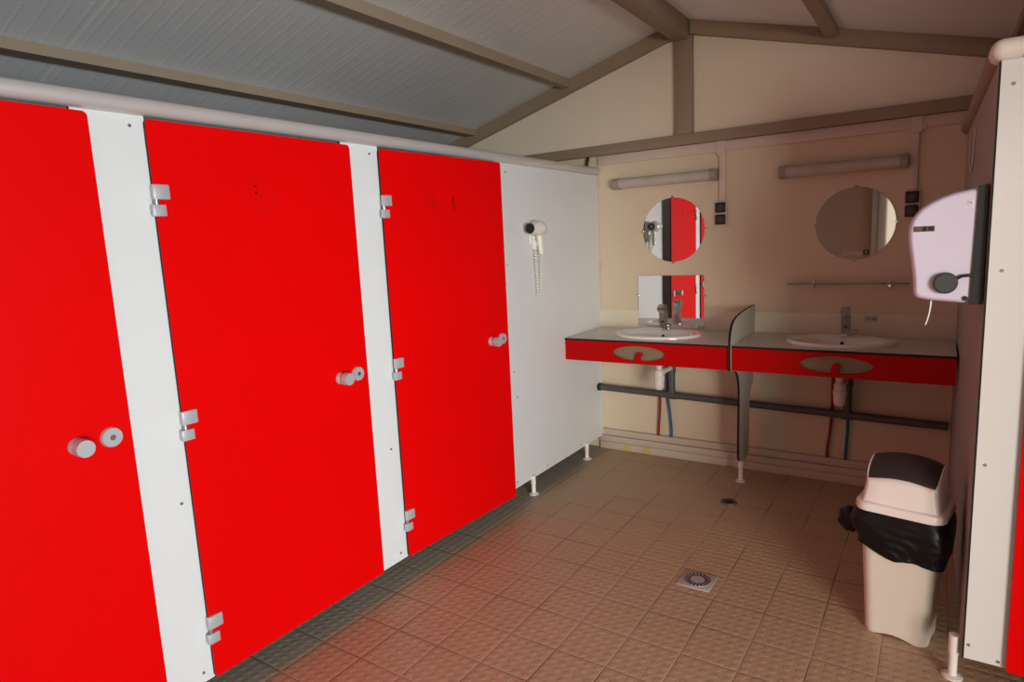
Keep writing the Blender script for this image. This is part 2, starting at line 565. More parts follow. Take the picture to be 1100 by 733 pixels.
# worn round emblem on the middle door (ring and two faint strokes)
b = MB()
N_ = 40
ring_o = [(0.364 + .062 * math.cos(2 * PI * k / N_), 1.692 + .062 * math.sin(2 * PI * k / N_)) for k in range(N_)]
ring_i = [(0.364 + .055 * math.cos(2 * PI * k / N_), 1.692 + .055 * math.sin(2 * PI * k / N_)) for k in range(N_)]
b.prism(ring_o, 'x', .013, .0133, holes=[ring_i])
b.box(.013, .0133, .342, .351, 1.695, 1.722)
b.box(.013, .0133, .342, .390, 1.717, 1.724)
b.box(.013, .0133, .342, .390, 1.691, 1.698)
for q0 in (.345, .363, .381):
    b.box(.013, .0133, q0, q0 + .007, 1.664, 1.692)
o = b.build('worn_emblem', 'red_worn', door_b)
o['label'] = 'faint dark round emblem'
b = MB()
for (yy, zz, r_) in ((.30, 1.70, .022), (.31, 1.672, .018), (.44, 1.705, .013), (.44, 1.685, .018), (.445, 1.668, .015), (.575, 1.695, .010)):
    rnd_ = random.Random(int(yy * 1000 + zz * 100))
    pts = [(yy + r_ * (.6 + .6 * rnd_.random()) * math.cos(2 * PI * k / 14), zz + r_ * (.6 + .6 * rnd_.random()) * math.sin(2 * PI * k / 14)) for k in range(14)]
    b.prism(pts, 'x', .013, .0132)
MT['red_smudge'] = mat('smudged_red_laminate', (0.60, 0.003, 0.003), 0.5, spec=0.06)
o = b.build('smudge', 'red_smudge', door_c)
o['label'] = 'faint dark smudges'


def screws(parent, pts, axis='x', at=0.0, d=1):
    for (a, z) in pts:
        s = MB()
        if axis == 'x':
            s.cyl((at, a, z), (at + .0025 * d, a, z), .0055, .0045, seg=12)
        else:
            s.cyl((a, at, z), (a, at + .0025 * d, z), .0055, .0045, seg=12)
        s.build('screw', 'steel', parent)


def foot(parent, x, y, z1):
    f = MB()
    f.lathe([(0, 0), (.030, 0), (.030, .005), (.015, .010), (.013, .014), (.013, z1 * .55), (.0155, z1 * .56), (.0155, z1), (0, z1)], (x, y, 0), seg=24)
    fo = f.build('support_foot', 'nylon', parent)
    for k in (-1, 1):
        s = MB()
        s.cyl((x + k * .022, y, .005), (x + k * .022, y, .0075), .004, seg=10)
        s.build('screw', 'steel', fo)
    return fo


def left_panel(y0, y1, label, scr, feet):
    root = thing('partition_panel', (0, (y0 + y1) / 2, 0), label, 'partition panel', 'white panels between the left-hand doors')
    b = MB()
    b.prism([(y0, .095), (y1, .095), (y1, 1.91), (y0, 1.91)], 'x', -.013, 0, side_mat=1)
    b.build('panel', ['white', 'edge'], root)
    screws(root, scr)
    for fy in feet:
        r_ = MB()
        r_.box(-1.25, -.0135, fy - .0065, fy + .0065, .12, 1.905)
        r_.build('return_panel', 'white', root)
        foot(root, -.22, fy, .125)
        foot(root, -1.15, fy, .125)
    return root


left_panel(.655, .851, 'white panel strip between nearest and middle red doors', ((.808, 1.875), (.815, .72), (.815, .13)), (.75,))
left_panel(1.60, 1.799, 'white panel strip between middle and farthest red doors', ((1.752, 1.875), (1.745, .62), (1.755, .13)), (1.69,))
end = thing('partition_panel', (0, 3.26, 0), 'wide white end panel with hair dryer, between farthest red door and sink wall', 'partition panel')
b = MB()
b.prism([(2.645, .095), (D - .003, .095), (D - .003, 1.91), (2.645, 1.91)], 'x', -.013, 0, side_mat=1)
b.build('panel', ['white', 'edge'], end)
screws(end, ((2.745, 1.865), (2.72, 1.37), (2.70, 1.27), (2.74, .77), (2.76, .62), (2.72, .13), (3.06, .12), (3.5, .12)))
foot(end, .004, 2.883, .115)
foot(end, .004, 3.578, .115)
for z in (1.86, 1.30):
    w_ = MB()
    w_.box(0, .012, D - .028, D - .001, z - .03, z + .03, .003)
    w_.build('wall_bracket', 'pvc_warm', end)

b = MB()
b.cyl((0.0, YR, 1.926), (0.0, D - .015, 1.937), .0255, seg=32)
o = tag(b.build('head_rail', 'rail'), 'long grey metal tube running along the top of the left-hand red doors', 'rail')

# ------------------------------------------------------------------ right-hand cubicle
skew = (2.056 - 2.088) / (D - 2.151)


def WX(y):
    return 2.088 + skew * (y - 2.151)


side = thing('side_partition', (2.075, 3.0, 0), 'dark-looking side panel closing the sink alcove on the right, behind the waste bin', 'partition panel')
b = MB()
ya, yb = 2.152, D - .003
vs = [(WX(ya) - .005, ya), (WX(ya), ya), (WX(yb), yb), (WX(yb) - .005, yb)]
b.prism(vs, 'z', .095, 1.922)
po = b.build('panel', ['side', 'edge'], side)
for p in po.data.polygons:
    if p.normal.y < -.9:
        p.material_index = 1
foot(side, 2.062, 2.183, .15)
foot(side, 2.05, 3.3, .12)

fp = thing('partition_panel', (2.14, 2.157, 0), 'narrow white front panel at right edge, screwed, left of the red door there', 'partition panel')
b = MB()
b.prism([(2.0885, .097), (2.205, .097), (2.205, 1.926), (2.0885, 1.926)], 'y', 2.150, 2.163, side_mat=1)
b.build('panel', ['white', 'edge'], fp)
screws(fp, ((2.12, 1.34), (2.111, .748), (2.099, .145), (2.176, .112), (2.118, 1.86)), 'y', 2.150, -1)

rd = thing('cubicle_door', (2.6, 2.14, 0), 'red cubicle door cut off at the right edge, beside the screwed white panel', 'door')
b = MB()
b.prism(rrect(2.195, 3.015, .095, 1.897, .014), 'y', 2.132, 2.145, side_mat=1)
b.build('door_leaf', ['red', 'edge'], rd)
for z in (1.662, .968, .272):
    h = MB()
    h.box(2.97, 3.02, 2.117, 2.132, z + .003, z + .047, .003).box(2.985, 3.03, 2.117, 2.132, z - .047, z - .012, .003)
    h.build('hinge', 'alu', rd)
k = MB()
k.cyl((2.34, 2.132, .99), (2.34, 2.10, .99), .018).cyl((2.34, 2.10, .99), (2.34, 2.075, .99), .0255)
k.build('knob', 'alu', rd)

rr_ = thing('corner_rail', (2.085, 2.151, 1.95), 'pale tube with white corner elbow along the top of the right-hand cubicle', 'rail')
b = MB()
b.cyl((2.125, 2.158, 1.955), (XR - .002, 2.158, 1.955), .026, seg=28)
b.build('front_tube', 'rail', rr_)
b = MB()
b.cyl((2.085, 2.19, 1.949), (WX(D - .01) - .006, D - .012, 1.945), .027, seg=28)
o = b.build('side_tube', 'beam', rr_)
o['label'] = 'taupe brown tube running back to the sink wall'
b = MB()
b.sphere((2.090, 2.158, 1.955), .0295, 24)
b.cyl((2.090, 2.158, 1.955), (2.135, 2.158, 1.955), .0295, seg=28)
b.cyl((2.090, 2.158, 1.955), (2.087, 2.195, 1.950), .029, seg=28)
b.build('elbow', 'nylon', rr_)

# thin white cable looped on the side panel, high up
b = MB()
pts = []
for k in range(25):
    t = k / 24
    yy = 3.40 - .30 * (0.5 - 0.5 * math.cos(PI * t))
    zz = 1.86 - .16 * math.sin(PI * t) ** .8
    pts.append((WX(yy) - .009, yy, zz))
b.tube(pts, .004)
tag(b.build('looped_cable', 'pvc_warm'), 'thin pale cable hanging in a loop on the right side panel above the dispenser', 'cable')


# ------------------------------------------------------------------ sink counter
YC = 3.33
XD = 1.03


def fascia(x0, x1, hx, hz, hw, hh):
    """red front board with an oval opening that has a hooked tongue rising into it"""
    oval = []
    n = 44
    tongue = [(-.030, -.90), (-.026, -.10), (-.004, .16), (.040, .22), (.070, .10), (.066, -.12), (.046, -.18), (.040, -.02), (.022, -.02), (.018, -.30), (.020, -.90)]
    # oval, interrupted at the bottom by the tongue
    a0 = math.acos(0)  # unused direction helper
    start = math.atan2(-math.sqrt(1 - (0.09) ** 2), .09)
    endt = math.atan2(-math.sqrt(1 - (0.14) ** 2), -.14) + 2 * PI
    for k in range(n + 1):
        t = start + (endt - start) * k / n
        oval.append((hx + hw * math.cos(t), hz + hh * math.sin(t)))
    tg = [(-.14, -.99), (-.13, -.45), (-.09, -.02), (-.01, .20), (.09, .16), (.15, -.06), (.13, -.30), (.10, -.34), (.09, -.16), (.06, -.30), (.075, -.62), (.09, -.99)]
    for (tx_, tz_) in tg[1:-1]:
        oval.append((hx + hw * tx_, hz + hh * tz_))
    b = MB()
    b.prism([(x0, .737), (x1, .737), (x1, .8635), (x0, .8635)], 'y', YC + .004, YC + .016, holes=[oval])
    return b


def counter(x0, x1, hx, label):
    root = thing('vanity_counter', ((x0 + x1) / 2, 3.6, 0), label, 'counter', 'red-fronted washbasin counters')
    b = MB()
    n = 40
    bx = .515 if x0 < .5 else 1.535
    hole = [(bx + .240 * math.cos(2 * PI * k / n), 3.595 + .189 * math.sin(2 * PI * k / n)) for k in range(n)]
    b.prism([(x0, YC), (x1, YC), (x1, D - .0065), (x0, D - .0065)], 'z', .864, .876, holes=[hole], side_mat=1)
    b.build('worktop', ['worktop', 'edge'], root)
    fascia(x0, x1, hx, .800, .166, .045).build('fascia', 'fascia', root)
    k = MB()
    k.prism([(hx + .185 * math.cos(2 * PI * q / 40), .800 + .058 * math.sin(2 * PI * q / 40)) for q in range(40)], 'y', YC + .026, YC + .030)
    k.build('slot_backing', 'slot', root)
    for xx in (x0 + .02, x1 - .03):
        k = MB()
        k.prism([(YC + .05, .862), (D - .007, .862), (D - .007, .68), (D - .04, .68), (YC + .05, .83)], 'x', xx, xx + .01)
        k.build('bracket', 'grey_lam', root)
    return root


counter(0.002, XD - .0075, .495, 'left half of the grey sink counter with red front, beside the white end panel')
counter(XD + .0075, WX(3.86) - .0065, 1.55, 'right half of the grey sink counter with red front, towards the waste bin')

dv = thing('sink_divider', (XD, 3.6, 0), 'curved grey black-edged divider standing between the two red-fronted counters', 'divider panel')
b = MB()
prof = [(3.859, 1.045), (3.70, 1.042), (3.55, 1.034), (3.448, 1.020), (3.395, 1.005), (3.355, .983), (3.328, .945), (3.314, .90), (3.312, .80), (3.318, .735),
        (3.40, .722), (3.445, .708), (3.48, .68), (3.50, .645), (3.512, .60), (3.516, .53), (3.508, .29), (3.508, .195), (3.518, .17), (3.545, .150),
        (3.60, .138), (3.68, .134), (3.708, .148), (3.725, .19), (3.735, .25), (3.745, .48), (3.765, .53), (3.795, .555), (3.828, .57), (3.829, .60), (3.829, .87), (3.859, .88)]
b.prism(prof, 'x', XD - .0065, XD + .0065, side_mat=1)
b.build('panel', ['grey_lam', 'edge'], dv)
foot(dv, XD - .012, 3.62, .16)


def basin(cx, label):
    root = thing('wash_basin', (cx, 3.595, .876), label, 'sink', 'oval white washbasins')
    b = MB()
    # rings: half width, half depth, forward shift, height above the worktop
    rings_ = [(.268, .204, 0, .001), (.268, .204, 0, .010), (.265, .201, 0, .016), (.256, .192, 0, .019), (.240, .172, -.008, .018), (.222, .145, -.022, .012), (.212, .133, -.028, .0),
              (.196, .122, -.03, -.035), (.165, .104, -.03, -.075), (.12, .078, -.03, -.105), (.07, .05, -.03, -.120), (.024, .024, -.03, -.126),
              (.024, .024, -.03, -.140), (.08, .058, -.03, -.134), (.14, .092, -.03, -.115), (.185, .118, -.03, -.080), (.214, .138, -.025, -.03), (.232, .165, -.01, -.013), (.236, .178, 0, .001), (.268, .204, 0, .001)]
    n = 56
    vr = [[b.bm.verts.new((cx + rx * math.cos(2 * PI * k / n), 3.595 + dy + ry * math.sin(2 * PI * k / n), .876 + z)) for k in range(n)] for rx, ry, dy, z in rings_]
    for i in range(len(vr) - 1):
        for k in range(n):
            b.bm.faces.new((vr[i][k], vr[i][(k + 1) % n], vr[i + 1][(k + 1) % n], vr[i + 1][k]))
    b.build('bowl', 'ceramic', root, angle=50)
    d = MB()
    d.lathe([(0, -.1245), (.019, -.1250), (.0245, -.1265), (.0235, -.150), (0, -.150)], (cx, 3.565, .876), seg=24)
    d.build('drain', 'chrome', root)
    f = MB()
    f.cyl((cx + .0, 3.694, .858), (cx + .0, 3.685, .856), .0085, seg=16)
    f.build('overflow_hole', 'hole', root)
    return root


basin(.515, 'oval white washbasin in the left counter below the square mirror')
basin(1.535, 'oval white washbasin in the right counter below the glass shelf')


def faucet(cx, label):
    y = 3.745
    root = thing('faucet', (cx, y, .8945), label, 'faucet', 'chrome sensor taps')
    b = MB()
    b.cyl((cx, y, .8945), (cx, y, .901), .027, .025, seg=32)
    b.build('base_plate', 'chrome', root)
    # leaning body with a short forward head, outline in y-z
    b = MB()
    pr = [(y + .021, .900), (y - .021, .900), (y - .040, 1.000), (y - .072, 1.022), (y - .078, 1.038), (y - .046, 1.058), (y - .014, 1.056), (y + .002, 1.03)]
    b.prism(pr, 'x', cx - .023, cx + .023)
    bmesh.ops.bevel(b.bm, geom=[e for e in b.bm.edges if len(e.link_faces) == 2 and e.calc_face_angle(0) > .9], offset=.005, segments=2, affect='EDGES')
    b.build('spout_body', 'chrome', root)
    s = MB()
    s.cyl((cx, y - .026, .945), (cx, y - .0315, .946), .008, seg=16)
    s.build('sensor', 'black', root)
    l = MB()
    l.cyl((cx + .022, y, .918), (cx + .036, y - .002, .918), .010, seg=16)
    l.cyl((cx + .036, y - .002, .918), (cx + .058, y - .012, .924), .004, seg=10)
    l.build('temperature_lever', 'chrome', root)
    return root


faucet(.505, 'chrome sensor tap reflected in the square mirror behind left basin')
faucet(1.548, 'chrome sensor tap on the right basin, standing before plain wall')


def trap(cx, label):
    root = thing('bottle_trap', (cx, 3.6, .53), label, 'drain trap', 'white bottle traps under the sinks')
    b = MB()
    b.lathe([(0, .528), (.020, .528), (.029, .54), (.031, .565), (.031, .585), (.034, .588), (.034, .612), (.031, .615), (.031, .645), (.024, .655), (.018, .66), (0, .66)], (cx, 3.6, 0), seg=28)
    b.build('bottle', 'pvc', root)
    b = MB()
    b.cyl((cx, 3.6, .655), (cx, 3.6, .728), .017).cyl((cx, 3.6, .675), (cx, 3.6, .70), .023)
    b.build('tailpiece', 'pvc', root)
    b = MB()
    b.cyl((cx, 3.615, .633), (cx + .004, 3.655, .633), .022, .022, seg=20).cyl((cx + .004, 3.65, .633), (cx + .010, 3.768, .633), .016, seg=20)
    b.build('outlet_arm', 'pvc', root)
    return root


trap(.520, 'white bottle trap hanging below the left basin')
trap(1.542, 'white bottle trap hanging below the right basin')

wp = thing('waste_pipe', (1.0, 3.79, .44), 'long dark grey waste pipe running under both sinks along the wall', 'pipe')
b = MB()
b.cyl((.004, 3.793, .460), (2.04, 3.793, .418), .0225, seg=24)
b.build('main_pipe', 'darkpipe', wp)
b = MB()
b.cyl((.002, 3.793, .460), (.022, 3.793, .460), .027, seg=24)
b.build('end_cap', 'black', wp)
for cx in (.532, 1.560):
    zz = .460 - (cx / 2.04) * .042
    b = MB()
    b.cyl((cx, 3.793, zz), (cx, 3.793, .655), .0225, seg=20)
    b.cyl((cx - .03, 3.793, zz), (cx + .03, 3.793, zz), .027, seg=20)
    b.cyl((cx, 3.793, .60), (cx, 3.793, .66), .027, seg=20)
    b.build('branch_pipe', 'darkpipe', wp)


def hose(name, cx, x2, m_, label):
    b = MB()
    b.tube([(x2, 3.843, .13), (x2 + .002, 3.843, .20), ((cx + x2) / 2 + .004, 3.84, .32), (cx, 3.838, .45), (cx, 3.83, .60), (cx + .005, 3.822, .72), (cx + .01, 3.818, .86)], .0085, 12)
    return tag(b.build(name, m_), label, 'pipe', 'coloured supply pipes under the sinks')


hose('supply_pipe', .436, .418, 'redpipe', 'rusty red water pipe below the left sink')
hose('supply_pipe', .485, .508, 'bluepipe', 'blue water pipe below the left sink')
hose('supply_pipe', 1.478, 1.455, 'redpipe', 'dark red water pipe below the right sink')
hose('supply_pipe', 1.560, 1.553, 'bluepipe', 'blue water pipe below the right sink')


# ------------------------------------------------------------------ things on the back wall
def wall_lamp(x0, x1, z, label):
    root = thing('wall_lamp', ((x0 + x1) / 2, D - .04, z), label, 'wall lamp', 'fluorescent wall lamps over the mirrors')
    b = MB()
    b.box(x0, x1, D - .045, D, z - .032, z + .032, .008)
    b.build('housing', 'lamp_house', root)
    b = MB()
    n = 14
    pts = [(D - .030, z - .034)] + [(D - .035 - .045 * math.sin(PI * k / n) ** .8, z - .033 * math.cos(PI * k / n)) for k in range(n + 1)] + [(D - .030, z + .034)]
    b.prism(pts, 'x', x0 + .03, x1 - .03)
    b.build('diffuser', 'diffuser', root)
    for (a, c) in ((x0 - .004, x0 + .034), (x1 - .034, x1 + .004)):
        e = MB()
        e.prism([(D - .012, z - .036)] + [(D - .035 - .050 * math.sin(PI * k / n) ** .8, z - .036 * math.cos(PI * k / n)) for k in range(n + 1)] + [(D - .012, z + .036)], 'x', a, c)
        e.build('end_cap', 'lamp_house', root)
    return root


wall_lamp(.150, .812, 1.838, 'slim grey wall lamp above the left round mirror')
wall_lamp(1.178, 1.800, 1.812, 'slim grey wall lamp above the right round mirror')


def clip(root, x, z, r=.008):
    c_ = MB()
    c_.cyl((x, D - .001, z), (x, D - .012, z), r, r * .8, seg=14)
    c_.build('clip', 'chrome', root)


def round_mirror(cx, cz, r, label, bare=False):
    root = thing('round_mirror', (cx, D - .004, cz), label, 'mirror', 'round wall mirrors')
    b = MB()
    b.cyl((cx, D - .001, cz), (cx, D - .006, cz), r, r - .001, seg=72)
    b.build('glass', 'mirror', root)
    for k in range(4):
        clip(root, cx + (r + .002) * math.cos(PI / 2 * k), cz + (r + .002) * math.sin(PI / 2 * k))
    return root


round_mirror(.527, 1.520, .204, 'round mirror above the left basin, reflecting a red door')
rm2 = round_mirror(1.560, 1.503, .199, 'round mirror above the glass shelf, reflecting the dim brown rear wall')
b = MB()
b.box(1.510, 1.600, D - .0075, D - .0061, 1.330, 1.352)
so = b.build('sticker', 'card', rm2)
b = MB()
for k in range(3):
    b.box(1.516, 1.594 - .02 * (k == 2), D - .0080, D - .0075, 1.346 - .006 * k - .002, 1.346 - .006 * k)
b.build('sticker_print', 'ink', so)
b = MB()
b.box(1.607, 1.636, D - .0075, D - .0061, 1.330, 1.358)
so = b.build('sticker', 'olive', rm2)
b = MB()
b.cyl((1.621, D - .0075, 1.344), (1.621, D - .0082, 1.344), .006, seg=12)
b.build('sticker_print', 'yellowgreen', so)

sm = thing('square_mirror', (.505, D - .01, 1.05), 'square mirror standing behind the left basin, reflecting a red door', 'mirror')
b = MB()
b.box(.284, .727, D - .0115, D - .0068, .880, 1.229)
b.build('glass', 'mirror', sm)
for x in (.281, .730):
    c_ = MB()
    c_.cyl((x, D - .006, 1.10), (x, D - .017, 1.10), .009, .007, seg=14)
    c_.build('clip', 'chrome', sm)

sh = thing('glass_shelf', (1.55, D - .06, 1.165), 'narrow clear glass shelf below the right round mirror', 'shelf')
b = MB()
b.box(1.232, 1.835, D - .11, D - .004, 1.172, 1.178, .001)
b.build('pane', 'glass', sh)
for x in (1.362, 1.742):
    c_ = MB()
    c_.cyl((x, D - .001, 1.166), (x, D - .05, 1.166), .008, seg=14).cyl((x, D - .018, 1.150), (x, D - .018, 1.192), .006, seg=12)
    c_.build('pin', 'chrome', sh)

pl = thing('wall_label', (1.66, D - .001, .985), 'small pale label on the wall right of the right-hand tap', 'label')
b = MB()
b.box(1.622, 1.692, D - .0085, D - .0062, .958, .992)
b.build('card', 'card', pl)
b = MB()
b.box(1.630, 1.660, D - .0092, D - .0085, .970, .974).box(1.665, 1.684, D - .0092, D - .0085, .966, .984).box(1.636, 1.658, D - .0092, D - .0085, .979, .982)
b.build('print', 'ink', pl)


def socket(x, z, label):
    root = thing('power_socket', (x, D - .02, z), label, 'socket', 'black double sockets by the mirrors')
    b = MB()
    b.box(x - .038, x + .038, D - .018, D, z - .078, z + .075, .003)
    b.build('back_box', 'pvc_warm', root)
    for dz in (-.036, .036):
        b = MB()
        b.box(x - .031, x + .031, D - .034, D - .016, z + dz - .031, z + dz + .031, .007, 3)
        f = b.build('outlet', 'black', root)
        q = MB()
        q.cyl((x, D - .0345, z + dz), (x, D - .0335, z + dz), .019, seg=24)
        q.build('socket_face', 'darkgrey', f)
    return root


socket(.832, 1.604, 'black double socket right of the left round mirror')
socket(1.826, 1.590, 'black double socket partly behind the dispenser, right of the right round mirror')

# cable trunking: strips along the tie beam and two drops to the sockets
b = MB()
b.box(.012, 2.055, D - .018, D, 1.972, 2.033, .003)
tag(b.build('cable_trunking', 'pvc_warm'), 'long pale horizontal trunking under the brown tie beam', 'cable trunking')
for (x, z0, hx, lb) in ((.840, 1.680, -1, 'pale vertical trunking dropping to the left black socket'), (1.828, 1.666, 1, 'pale vertical trunking dropping to the right black socket')):
    t = thing('cable_trunking', (x, D - .01, 1.8), lb, 'cable trunking', 'vertical trunking drops')
    b = MB()
    b.box(x - .019, x + .019, D - .020, D, z0, 2.02, .003)
    b.build('channel', 'pvc_warm', t)
    b = MB()
    b.box(x - .024 + hx * .006, x + .024 + hx * .006, D - .026, D, 1.95, 2.034, .003).box(x + (hx * .018 - .03), x + (hx * .018 + .03), D - .024, D, 1.965, 2.0, .003)
    b.build('junction_cover', 'pvc_warm', t)

b = MB()
b.tube([(-.055, D - .018, 2.045), (-.052, D - .03, 2.02), (-.060, D - .03, 1.99), (-.058, D - .03, 1.955), (-.052, D - .04, 1.90)], .009, 10)
tag(b.build('black_cable', 'black'), 'short black cable dropping from the tie beam behind the left head rail', 'cable')

# ------------------------------------------------------------------ hair dryer on the end panel
hd = thing('hair_dryer', (0.01, 3.02, 1.5), 'white wall hair dryer with coiled cord on the white end panel', 'hair dryer')
b = MB()
b.box(0, .016, 2.945, 3.035, 1.470, 1.602, .007, 3)
b.box(.0, .030, 2.972, 3.012, 1.440, 1.50, .008, 3)
b.build('wall_holder', 'cream', hd)
b = MB()
axis = [(-.004, .030), (0.004, .037), (.030, .043), (.055, .044), (.08, .040), (.105, .033), (.120, .030), (.140, .029)]
rings = []
dirv = Vector((.06, -1, 0)).normalized()
c0 = Vector((0.052, 3.015, 1.562))
sv_ = Vector((-dirv.y, dirv.x, 0))
for d, r_ in axis:
    rings.append([b.bm.verts.new(c0 + dirv * d + r_ * (math.cos(2 * PI * k / 28) * sv_ + math.sin(2 * PI * k / 28) * Vector((0, 0, 1)))) for k in range(28)])
for i in range(len(rings) - 1):
    for k in range(28):
        b.bm.faces.new((rings[i][k], rings[i][(k + 1) % 28], rings[i + 1][(k + 1) % 28], rings[i + 1][k]))
b.bm.faces.new(rings[0])
b.build('barrel', 'cream', hd)
b = MB()
b.cyl(c0 + dirv * .128, c0 + dirv * .1415, .0275, seg=24)
n_ = b.build('nozzle', 'hole', hd)
b = MB()
b.cyl(c0 - dirv * .0035, c0 - dirv * .0075, .028, seg=24)
g_ = b.build('intake_grille', 'darkgrey', hd)
b = MB()
b.cyl(c0 - dirv * .0075, c0 - dirv * .009, .009, seg=16)
b.build('grille_cap', 'steel', g_)
b = MB()
b.grid(lambda uu, vv: Vector((.052 + .006 * vv + .019 * (1 - .25 * vv) * math.cos(2 * PI * uu), 2.985 + .008 * vv + .022 * (1 - .2 * vv) * math.sin(2 * PI * uu), 1.53 - .115 * vv)), 20, 8, True)
b.bm.verts.ensure_lookup_table()
b.bm.faces.new(b.bm.verts[-20:])
b.build('handle', 'cream', hd)
b = MB()
coil = []
turns = 15
for k in range(turns * 10 + 1):
    t = k / (turns * 10)
    a = 2 * PI * turns * t
    coil.append((.020 + .011 * math.cos(a), 2.992 + .012 * math.sin(a) + .010 * t, 1.442 - .262 * t))
b.tube(coil, .0036, 6)
b.tube([coil[-1], (.02, 3.012, 1.172), (.02, 3.024, 1.19), (.022, 3.030, 1.25), (.03, 3.025, 1.34), (.05, 3.006, 1.40), (.058, 2.994, 1.43)], .0032, 8)
b.build('coiled_cord', 'cream', hd)

# ------------------------------------------------------------------ paper towel dispenser on the right
dp = thing('towel_dispenser', (2.0, 2.3, 1.4), 'pale lilac-white paper towel dispenser with dark wheel on the right side panel', 'dispenser')
prof = [(2.055, 1.586), (1.994, 1.574), (1.965, 1.564), (1.938, 1.551), (1.916, 1.536), (1.900, 1.519), (1.888, 1.500), (1.882, 1.478), (1.881, 1.450), (1.884, 1.420), (1.889, 1.390), (1.895, 1.350), (1.900, 1.31), (1.902, 1.272), (1.905, 1.261), (1.914, 1.254), (1.951, 1.247), (2.029, 1.240), (2.040, 1.2405), (2.048, 1.247), (2.051, 1.262)]
b = MB()
prof = [(2.055, 1.245), (2.056, 1.40)] + prof      # close the outline along the back plate
dense = []
for i in range(len(prof)):
    p, q_ = Vector(prof[i]), Vector(prof[(i + 1) % len(prof)])
    m_ = max(1, int((q_ - p).length / .012))
    dense += [p.lerp(q_, t / m_) for t in range(m_)]
cen = Vector((1.975, 1.405))


def outline(ins, y):
    out = []
    for p in dense:
        d = p - cen
        kx = 1 - ins / .088
        kz = 1 - ins / .170
        x = cen.x + d.x * kx
        if p.x > 2.045:
            x = p.x
        out.append((x, y, cen.y + d.y * kz))
    return out


rad = .026
loft(b, [outline(0, 2.47)] + [outline(rad * (1 - math.cos(PI / 2 * k / 8)) * .6, 2.178 + rad * (1 - math.sin(PI / 2 * k / 8))) for k in range(9)])
b.build('cover', 'lilac', dp, angle=50)
b = MB()
b.prism([(2.054, 1.589), (2.079, 1.592), (2.079, 1.238), (2.047, 1.238)], 'y', 2.172, 2.475)
b.build('back_plate', 'black', dp)
b = MB()
b.box(1.896, 1.951, 2.1762, 2.1795, 1.461, 1.478, .001)
s_ = b.build('window_slot', 'dirt', dp)
b = MB()
b.box(1.919, 1.931, 2.1755, 2.1765, 1.463, 1.476).box(1.934, 1.949, 2.1755, 2.1765, 1.463, 1.476)
b.build('slot_shutter', 'black', s_)
b = MB()
b.cyl((1.985, 2.180, 1.303), (1.985, 2.160, 1.303), .033, .032, seg=36)
b.cyl((1.985, 2.160, 1.303), (1.985, 2.156, 1.303), .032, .027, seg=36)
kn = b.build('feed_wheel', 'darkgrey', dp)
b = MB()
b.tube([(2.012, 2.170, 1.316), (2.026, 2.170, 1.324), (2.042, 2.170, 1.326), (2.058, 2.172, 1.325)], .0048, 10)
b.build('wheel_arm', 'black', dp)
b = MB()
b.cyl((2.036, 2.179, 1.256), (2.036, 2.1755, 1.256), .0075, seg=16)
b.build('lock', 'black', dp)
b = MB()
b.cyl((2.038, 2.179, 1.541), (2.038, 2.1755, 1.541), .007, seg=16)
sc = b.build('screw_cap', 'nylon', dp)
b = MB()
b.cyl((2.038, 2.1755, 1.541), (2.038, 2.1748, 1.541), .0035, seg=10)
b.build('screw_hole', 'steel', sc)
b = MB()
b.grid(lambda uu, vv: Vector((1.951 - .012 * vv ** 2 + .004 * (uu - .5) * (1 - .3 * vv), 2.22 + .006 * math.sin(5 * vv) + .006 * (uu - .5), 1.244 - .078 * vv)), 4, 14)
po = b.build('paper_tail', 'paper', dp)
md = po.modifiers.new('thickness', 'SOLIDIFY')
md.thickness = .0012

# ------------------------------------------------------------------ bin and liner
BX, BY, BR = 1.902, 2.400, -0.17


def rr_ring(w_, d_, r, n=12):
    pts = []
    for (ca, cb, s) in ((w_ / 2 - r, -d_ / 2 + r, -PI / 2), (w_ / 2 - r, d_ / 2 - r, 0), (-w_ / 2 + r, d_ / 2 - r, PI / 2), (-w_ / 2 + r, -d_ / 2 + r, PI)):
        for k in range(n):
            t = s + PI / 2 * k / (n - 1)
            pts.append((ca + r * math.cos(t), cb + r * math.sin(t)))
    # subdivide the straight runs
    out = []
    for i in range(len(pts)):
        a, c_ = Vector(pts[i]), Vector(pts[(i + 1) % len(pts)])
        L = (c_ - a).length
        m_ = max(1, int(L / .02))
        for q in range(m_):
            out.append(tuple(a.lerp(c_, q / m_)))
    return out


bn = thing('waste_bin', (BX, BY, 0), 'pale swing-lid waste bin with dark brown flap beside the right partition', 'bin', local=True, rz=BR)
base_ring = rr_ring(.255, .215, .045)


def ring_at(w_, d_, zf):
    return [(x * w_ / .255, y * d_ / .215, zf(x, y)) for x, y in base_ring]


b = MB()


def scallop(x, y):
    return .012 * max(0, 1 - (x / .075) ** 2) + .008 * max(0, 1 - (y / .06) ** 2)


loft(b, [ring_at(.203, .170, scallop), ring_at(.209, .175, lambda x, y: .022), ring_at(.2065, .1735, lambda x, y: .026), ring_at(.232, .195, lambda x, y: .28), ring_at(.250, .211, lambda x, y: .47), ring_at(.258, .218, lambda x, y: .495)], True, True)
b.build('body', 'binbody', bn, angle=50)


def hood(x, y):
    """height of the lid: low front edge, rounded ridge behind the middle, falling to the back"""
    t = min(max((y + .096) / .196, 0), 1)
    if t < .62:
        z = .588 + .080 * math.sin(PI / 2 * t / .62) ** .85
    else:
        z = .588 + .080 * max(0, math.cos(PI / 2 * (t - .62) / .38)) ** .7 - .03 * (t - .62) / .38
    return z - .023 * abs(x / .11) ** 2.2


